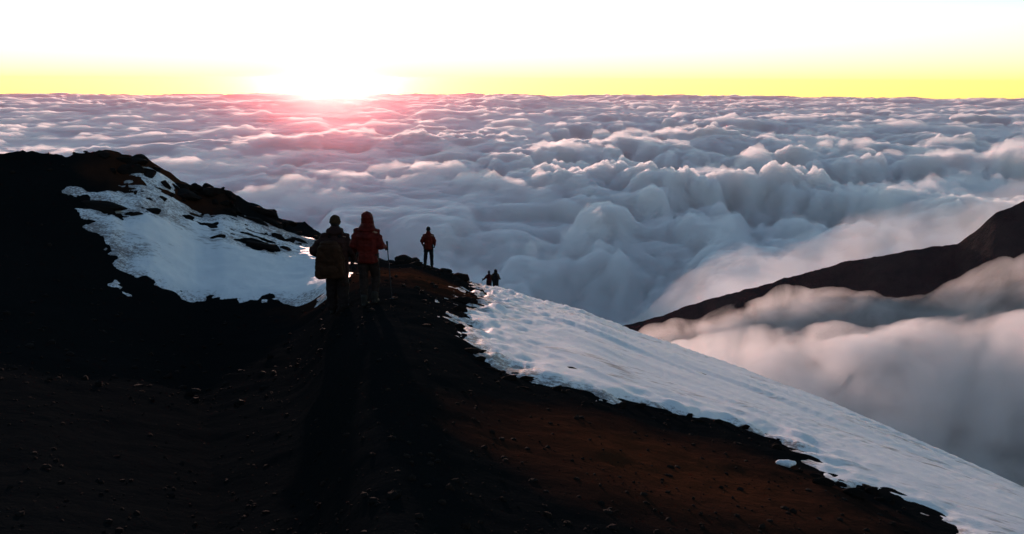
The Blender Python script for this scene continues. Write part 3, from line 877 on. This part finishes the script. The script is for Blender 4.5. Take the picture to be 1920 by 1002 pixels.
    if look.get('hood'):
        blob('hood', [(hd + V3((0, -0.025, 0.02)), (0.112, 0.125, 0.122), hd + V3((0, 0.0, -0.10)), (0.12, 0.115, 0.10)),
                      (hd + V3((0, -0.03, 0.08)), (0.05, 0.06, 0.07), hd + V3((0, -0.02, 0.03)), (0.09, 0.1, 0.09)),
                      (hd + V3((0, 0.0, -0.10)), (0.12, 0.115, 0.09), V3((0, -0.02, 1.42)), (0.17, 0.125, 0.06))],
             vox, M[look['hood']], e, 3, 0.014, 0.06, 21, cut=lambda c: c.y > hd.y + 0.062 and abs(c.x) < 0.085 and c.z > hd.z - 0.12, solid=0.008)
    if look.get('hat'):
        h = blob('hat', [(hd + V3((0, -0.015, 0.05)), (0.092, 0.108, 0.09), hd + V3((0, -0.02, 0.01)), (0.09, 0.105, 0.06))], vox * 0.8, M[look['hat']], e, 2, 0.008, 0.03, 31,
                 cut=lambda c: c.z < hd.z - 0.005, solid=0.008)
        blob('hat_brim', [(hd + V3((x_ * 0.092, y_ * 0.105 - 0.015, 0.012)), 0.011, hd + V3((x2 * 0.092, y2 * 0.105 - 0.015, 0.012)), 0.011)
                          for (x_, y_), (x2, y2) in [((math.cos(t), math.sin(t)), (math.cos(t + 0.45), math.sin(t + 0.45))) for t in np.arange(0, 6.28, 0.45)]],
             vox * 0.7, M[look['hat']], h, 2)
    blob('hair', [(hd + V3((0, -0.03, 0.01)), (0.081, 0.088, 0.09), hd + V3((0, -0.045, -0.05)), (0.066, 0.055, 0.045))], vox * 0.8, M['hair'], e, 2,
         cut=lambda c: c.y > hd.y + 0.03)
    return e, s

def follow(o, e):
    o.location = e.location; o.rotation_euler = e.rotation_euler; o.scale = e.scale
    return o

def backpack(e, label, mat, cx, cy_, z0, z1, w, dp, mat2, vox=0.012):
    b = follow(link(bpy.data.objects.new('backpack', None)), e)
    tag(b, label, 'backpack')
    h2 = w / 2 - 0.09; y0, y1 = cy_ - dp + 0.06, cy_ - 0.06
    caps = []
    for za, zb, k in ((z0 + 0.08, (z0 + z1) / 2, 1.0), ((z0 + z1) / 2, z1 - 0.10, 0.9)):
        for yy in (y0, y1):
            caps.append((V3((cx - h2 * k, yy, za)), 0.08, V3((cx + h2 * k, yy, za)), 0.08))
            caps.append((V3((cx - h2 * k, yy, za)), 0.08, V3((cx - h2 * (0.98 if k == 1.0 else 0.55), yy, zb)), 0.085))
            caps.append((V3((cx + h2 * k, yy, za)), 0.08, V3((cx + h2 * (0.98 if k == 1.0 else 0.55), yy, zb)), 0.085))
            caps.append((V3((cx, yy, za)), (h2, 0.07, 0.07), V3((cx, yy, zb)), (h2 * (1 if k == 1.0 else 0.6), 0.07, 0.07)))
        caps.append((V3((cx, (y0 + y1) / 2, za)), (h2, dp / 2, 0.08), V3((cx, (y0 + y1) / 2, zb)), (h2 * (1 if k == 1.0 else 0.6), dp / 2, 0.08)))
    blob('pack_body', caps, vox, M[mat], b, 10, 0.03, 0.10, 3)
    blob('lid', [(V3((cx - h2 * 0.55, (y0 + y1) / 2, z1 - 0.04)), (0.06, dp * 0.42, 0.05), V3((cx + h2 * 0.55, (y0 + y1) / 2, z1 - 0.04)), (0.06, dp * 0.42, 0.05))], vox, M[mat2], b, 3, 0.015, 0.07, 8)
    blob('pocket', [(V3((cx - h2 * 0.6, y0 - 0.06, z0 + 0.14)), (0.07, 0.05, 0.09), V3((cx + h2 * 0.6, y0 - 0.06, z0 + 0.14)), (0.07, 0.05, 0.09))], vox, M[mat2], b, 3, 0.015, 0.07, 9)
    for s_ in (-1, 1):
        pts = [V3((0.085 * s_, -0.12, 1.40)), V3((0.105 * s_, -0.02, 1.475)), V3((0.12 * s_, 0.11, 1.40)), V3((0.13 * s_, 0.165, 1.22)), V3((0.17 * s_, 0.06, 1.03)), V3((0.16 * s_, -0.10, 0.98))]
        blob('shoulder_strap', [(p, (0.03, 0.014, 0.02), q, (0.03, 0.014, 0.02)) for p, q in zip(pts, pts[1:])], vox * 0.7, M['black_cloth'], b, 2)
    return b

def pole(e, hand, tip, label):
    b = follow(link(bpy.data.objects.new('trekking_pole', None)), e)
    tag(b, label, 'trekking pole', 'trekking poles')
    d = (tip - hand).normalized(); top = hand - d * 0.09
    def tube(name, p, q, r0, r1, m, seg=10):
        bm_ = bmesh.new(); ax = (q - p)
        mt = Matrix.Translation((p + q) / 2) @ ax.to_track_quat('Z', 'Y').to_matrix().to_4x4()
        bmesh.ops.create_cone(bm_, cap_ends=True, segments=seg, radius1=r0, radius2=r1, depth=ax.length, matrix=mt)
        me = bpy.data.meshes.new(name); bm_.to_mesh(me); bm_.free(); me.materials.append(m)
        o = bpy.data.objects.new(name, me); o.parent = b
        return link(o)
    tube('shaft', hand + d * 0.05, tip, 0.010, 0.007, M['metal'])
    tube('grip', top, hand + d * 0.07, 0.019, 0.014, M['black_cloth'])
    tube('basket', tip - d * 0.075, tip - d * 0.06, 0.045, 0.035, M['black_cloth'], 16)
    tube('tip', tip - d * 0.02, tip + d * 0.03, 0.007, 0.002, M['metal'])
    return b

L, R1 = -1, 1
W_ = 'walkers descending the path'
poseA = dict(elbow={L: V3((-0.36, -0.05, 1.14)), R1: V3((0.29, -0.03, 1.14))}, wrist={L: V3((-0.30, 0.17, 0.98)), R1: V3((0.27, 0.15, 0.96))},
             knee={L: V3((-0.10, 0.10, 0.50)), R1: V3((0.10, 0.02, 0.50))}, ankle={L: V3((-0.10, 0.08, 0.09)), R1: V3((0.105, -0.10, 0.10))}, head=(0.0, 0.06, 1.61))
pA, sA = person('walker in bulky dark brown parka and tan knit hat, carrying a big pack', 634, 590, 400, 0.05, poseA,
                dict(trousers='dark_trouser', jacket='brown_parka', bulk=1.3, hem=0.66, collar=True, baggy=1.3, hat='tan_wool', top=1.765), W_)
backpack(pA, 'large rounded brown backpack on the walker in the tan hat', 'brown_pack', -0.07, -0.12, 0.72, 1.34, 0.50, 0.26, 'brown_pack')
poseB = dict(elbow={L: V3((-0.245, -0.04, 1.13)), R1: V3((0.25, -0.02, 1.13))}, wrist={L: V3((-0.25, 0.14, 0.98)), R1: V3((0.27, 0.22, 1.06))},
             knee={L: V3((-0.09, 0.03, 0.50)), R1: V3((0.10, 0.16, 0.52))}, ankle={L: V3((-0.06, -0.06, 0.09)), R1: V3((0.10, 0.06, 0.13))}, head=(0.0, 0.06, 1.60))
pB, sB = person('walker in red hooded jacket and dark trousers beside the brown parka', 692, 573, 389, -0.1, poseB,
                dict(trousers='dark_trouser', jacket='red_shell', bulk=1.2, hem=0.80, hood='red_shell', top=1.80), W_)
pole(pB, V3((0.285, 0.33, 1.06)), V3((0.33, 0.42, -0.02)), 'thin trekking pole in the right hand of red hooded walker')
poseC = dict(elbow={L: V3((-0.28, -0.05, 1.15)), R1: V3((0.27, -0.04, 1.15))}, wrist={L: V3((-0.25, 0.12, 0.97)), R1: V3((0.25, 0.1, 0.95))},
             knee={L: V3((-0.13, 0.03, 0.50)), R1: V3((0.12, 0.05, 0.50))}, ankle={L: V3((-0.16, -0.02, 0.09)), R1: V3((0.13, 0.02, 0.09))})
pC, sC = person('lone walker in orange jacket standing on the tip of the knoll', 804, 502, 424, 0.0, poseC,
                dict(trousers='black_cloth', jacket='orange_shell', bulk=1.12, hem=0.78, hat='black_cloth', top=1.765), W_, vox=0.016)
poseD = dict(elbow={L: V3((-0.31, 0.04, 1.16)), R1: V3((0.27, -0.04, 1.15))}, wrist={L: V3((-0.42, 0.24, 1.03)), R1: V3((0.25, 0.14, 1.0))},
             knee={L: V3((-0.10, 0.12, 0.50)), R1: V3((0.10, 0.0, 0.50))}, ankle={L: V3((-0.10, 0.06, 0.09)), R1: V3((0.10, -0.12, 0.11))})
pD, sD = person('distant walker in maroon jacket leaning on a pole beyond the snow crest', 917, 545, 507, 0.1, poseD,
                dict(trousers='black_cloth', jacket='maroon', bulk=1.1, hat='black_cloth', top=1.765), W_, vox=0.018, r=60.0)
pole(pD, V3((-0.47, 0.33, 1.03)), V3((-0.58, 0.42, -0.05)), 'trekking pole in the left hand of the distant maroon walker')
pE, sE = person('distant walker in olive brown jacket standing close beside the maroon one', 929, 548, 503, -0.15, poseB,
                dict(trousers='black_cloth', jacket='olive', bulk=1.15, hood='black_cloth', top=1.80), W_, vox=0.018, r=59.0)
backpack(pE, 'dark backpack on the distant olive brown walker', 'black_cloth', 0.05, -0.12, 0.85, 1.42, 0.42, 0.24, 'black_cloth', 0.018)

# ------------------------------------------------------------------ thin air lit by the sun
HAZE = True
if HAZE:
    b = bmesh.new()
    bmesh.ops.create_cube(b, size=1.0, matrix=Matrix.Translation((0, 0, -1850)) @ Matrix.Diagonal((280000, 280000, 4000, 1)))
    me = bpy.data.meshes.new('haze'); b.to_mesh(me); b.free()
    hz = link(bpy.data.objects.new('haze', me))
    me.materials.append(vol_mat('haze_air', 1.1e-6, 0.955, (1.0, 0.05, 0.05)))
    nt = me.materials[0].node_tree
    out = [n for n in nt.nodes if n.type == 'OUTPUT_MATERIAL'][0]; glow = [n for n in nt.nodes if n.type == 'PRINCIPLED_VOLUME'][0]
    pale = nt.nodes.new('ShaderNodeVolumePrincipled')
    pale.inputs['Color'].default_value = (1.0, 0.44, 0.42, 1); pale.inputs['Density'].default_value = 1.5e-6; pale.inputs['Anisotropy'].default_value = 0.5
    pale.inputs['Density Attribute'].default_value = ''
    ad_ = nt.nodes.new('ShaderNodeAddShader')
    nt.links.new(glow.outputs[0], ad_.inputs[0]); nt.links.new(pale.outputs[0], ad_.inputs[1]); nt.links.new(ad_.outputs[0], out.inputs['Volume'])
    hz['kind'] = 'stuff'
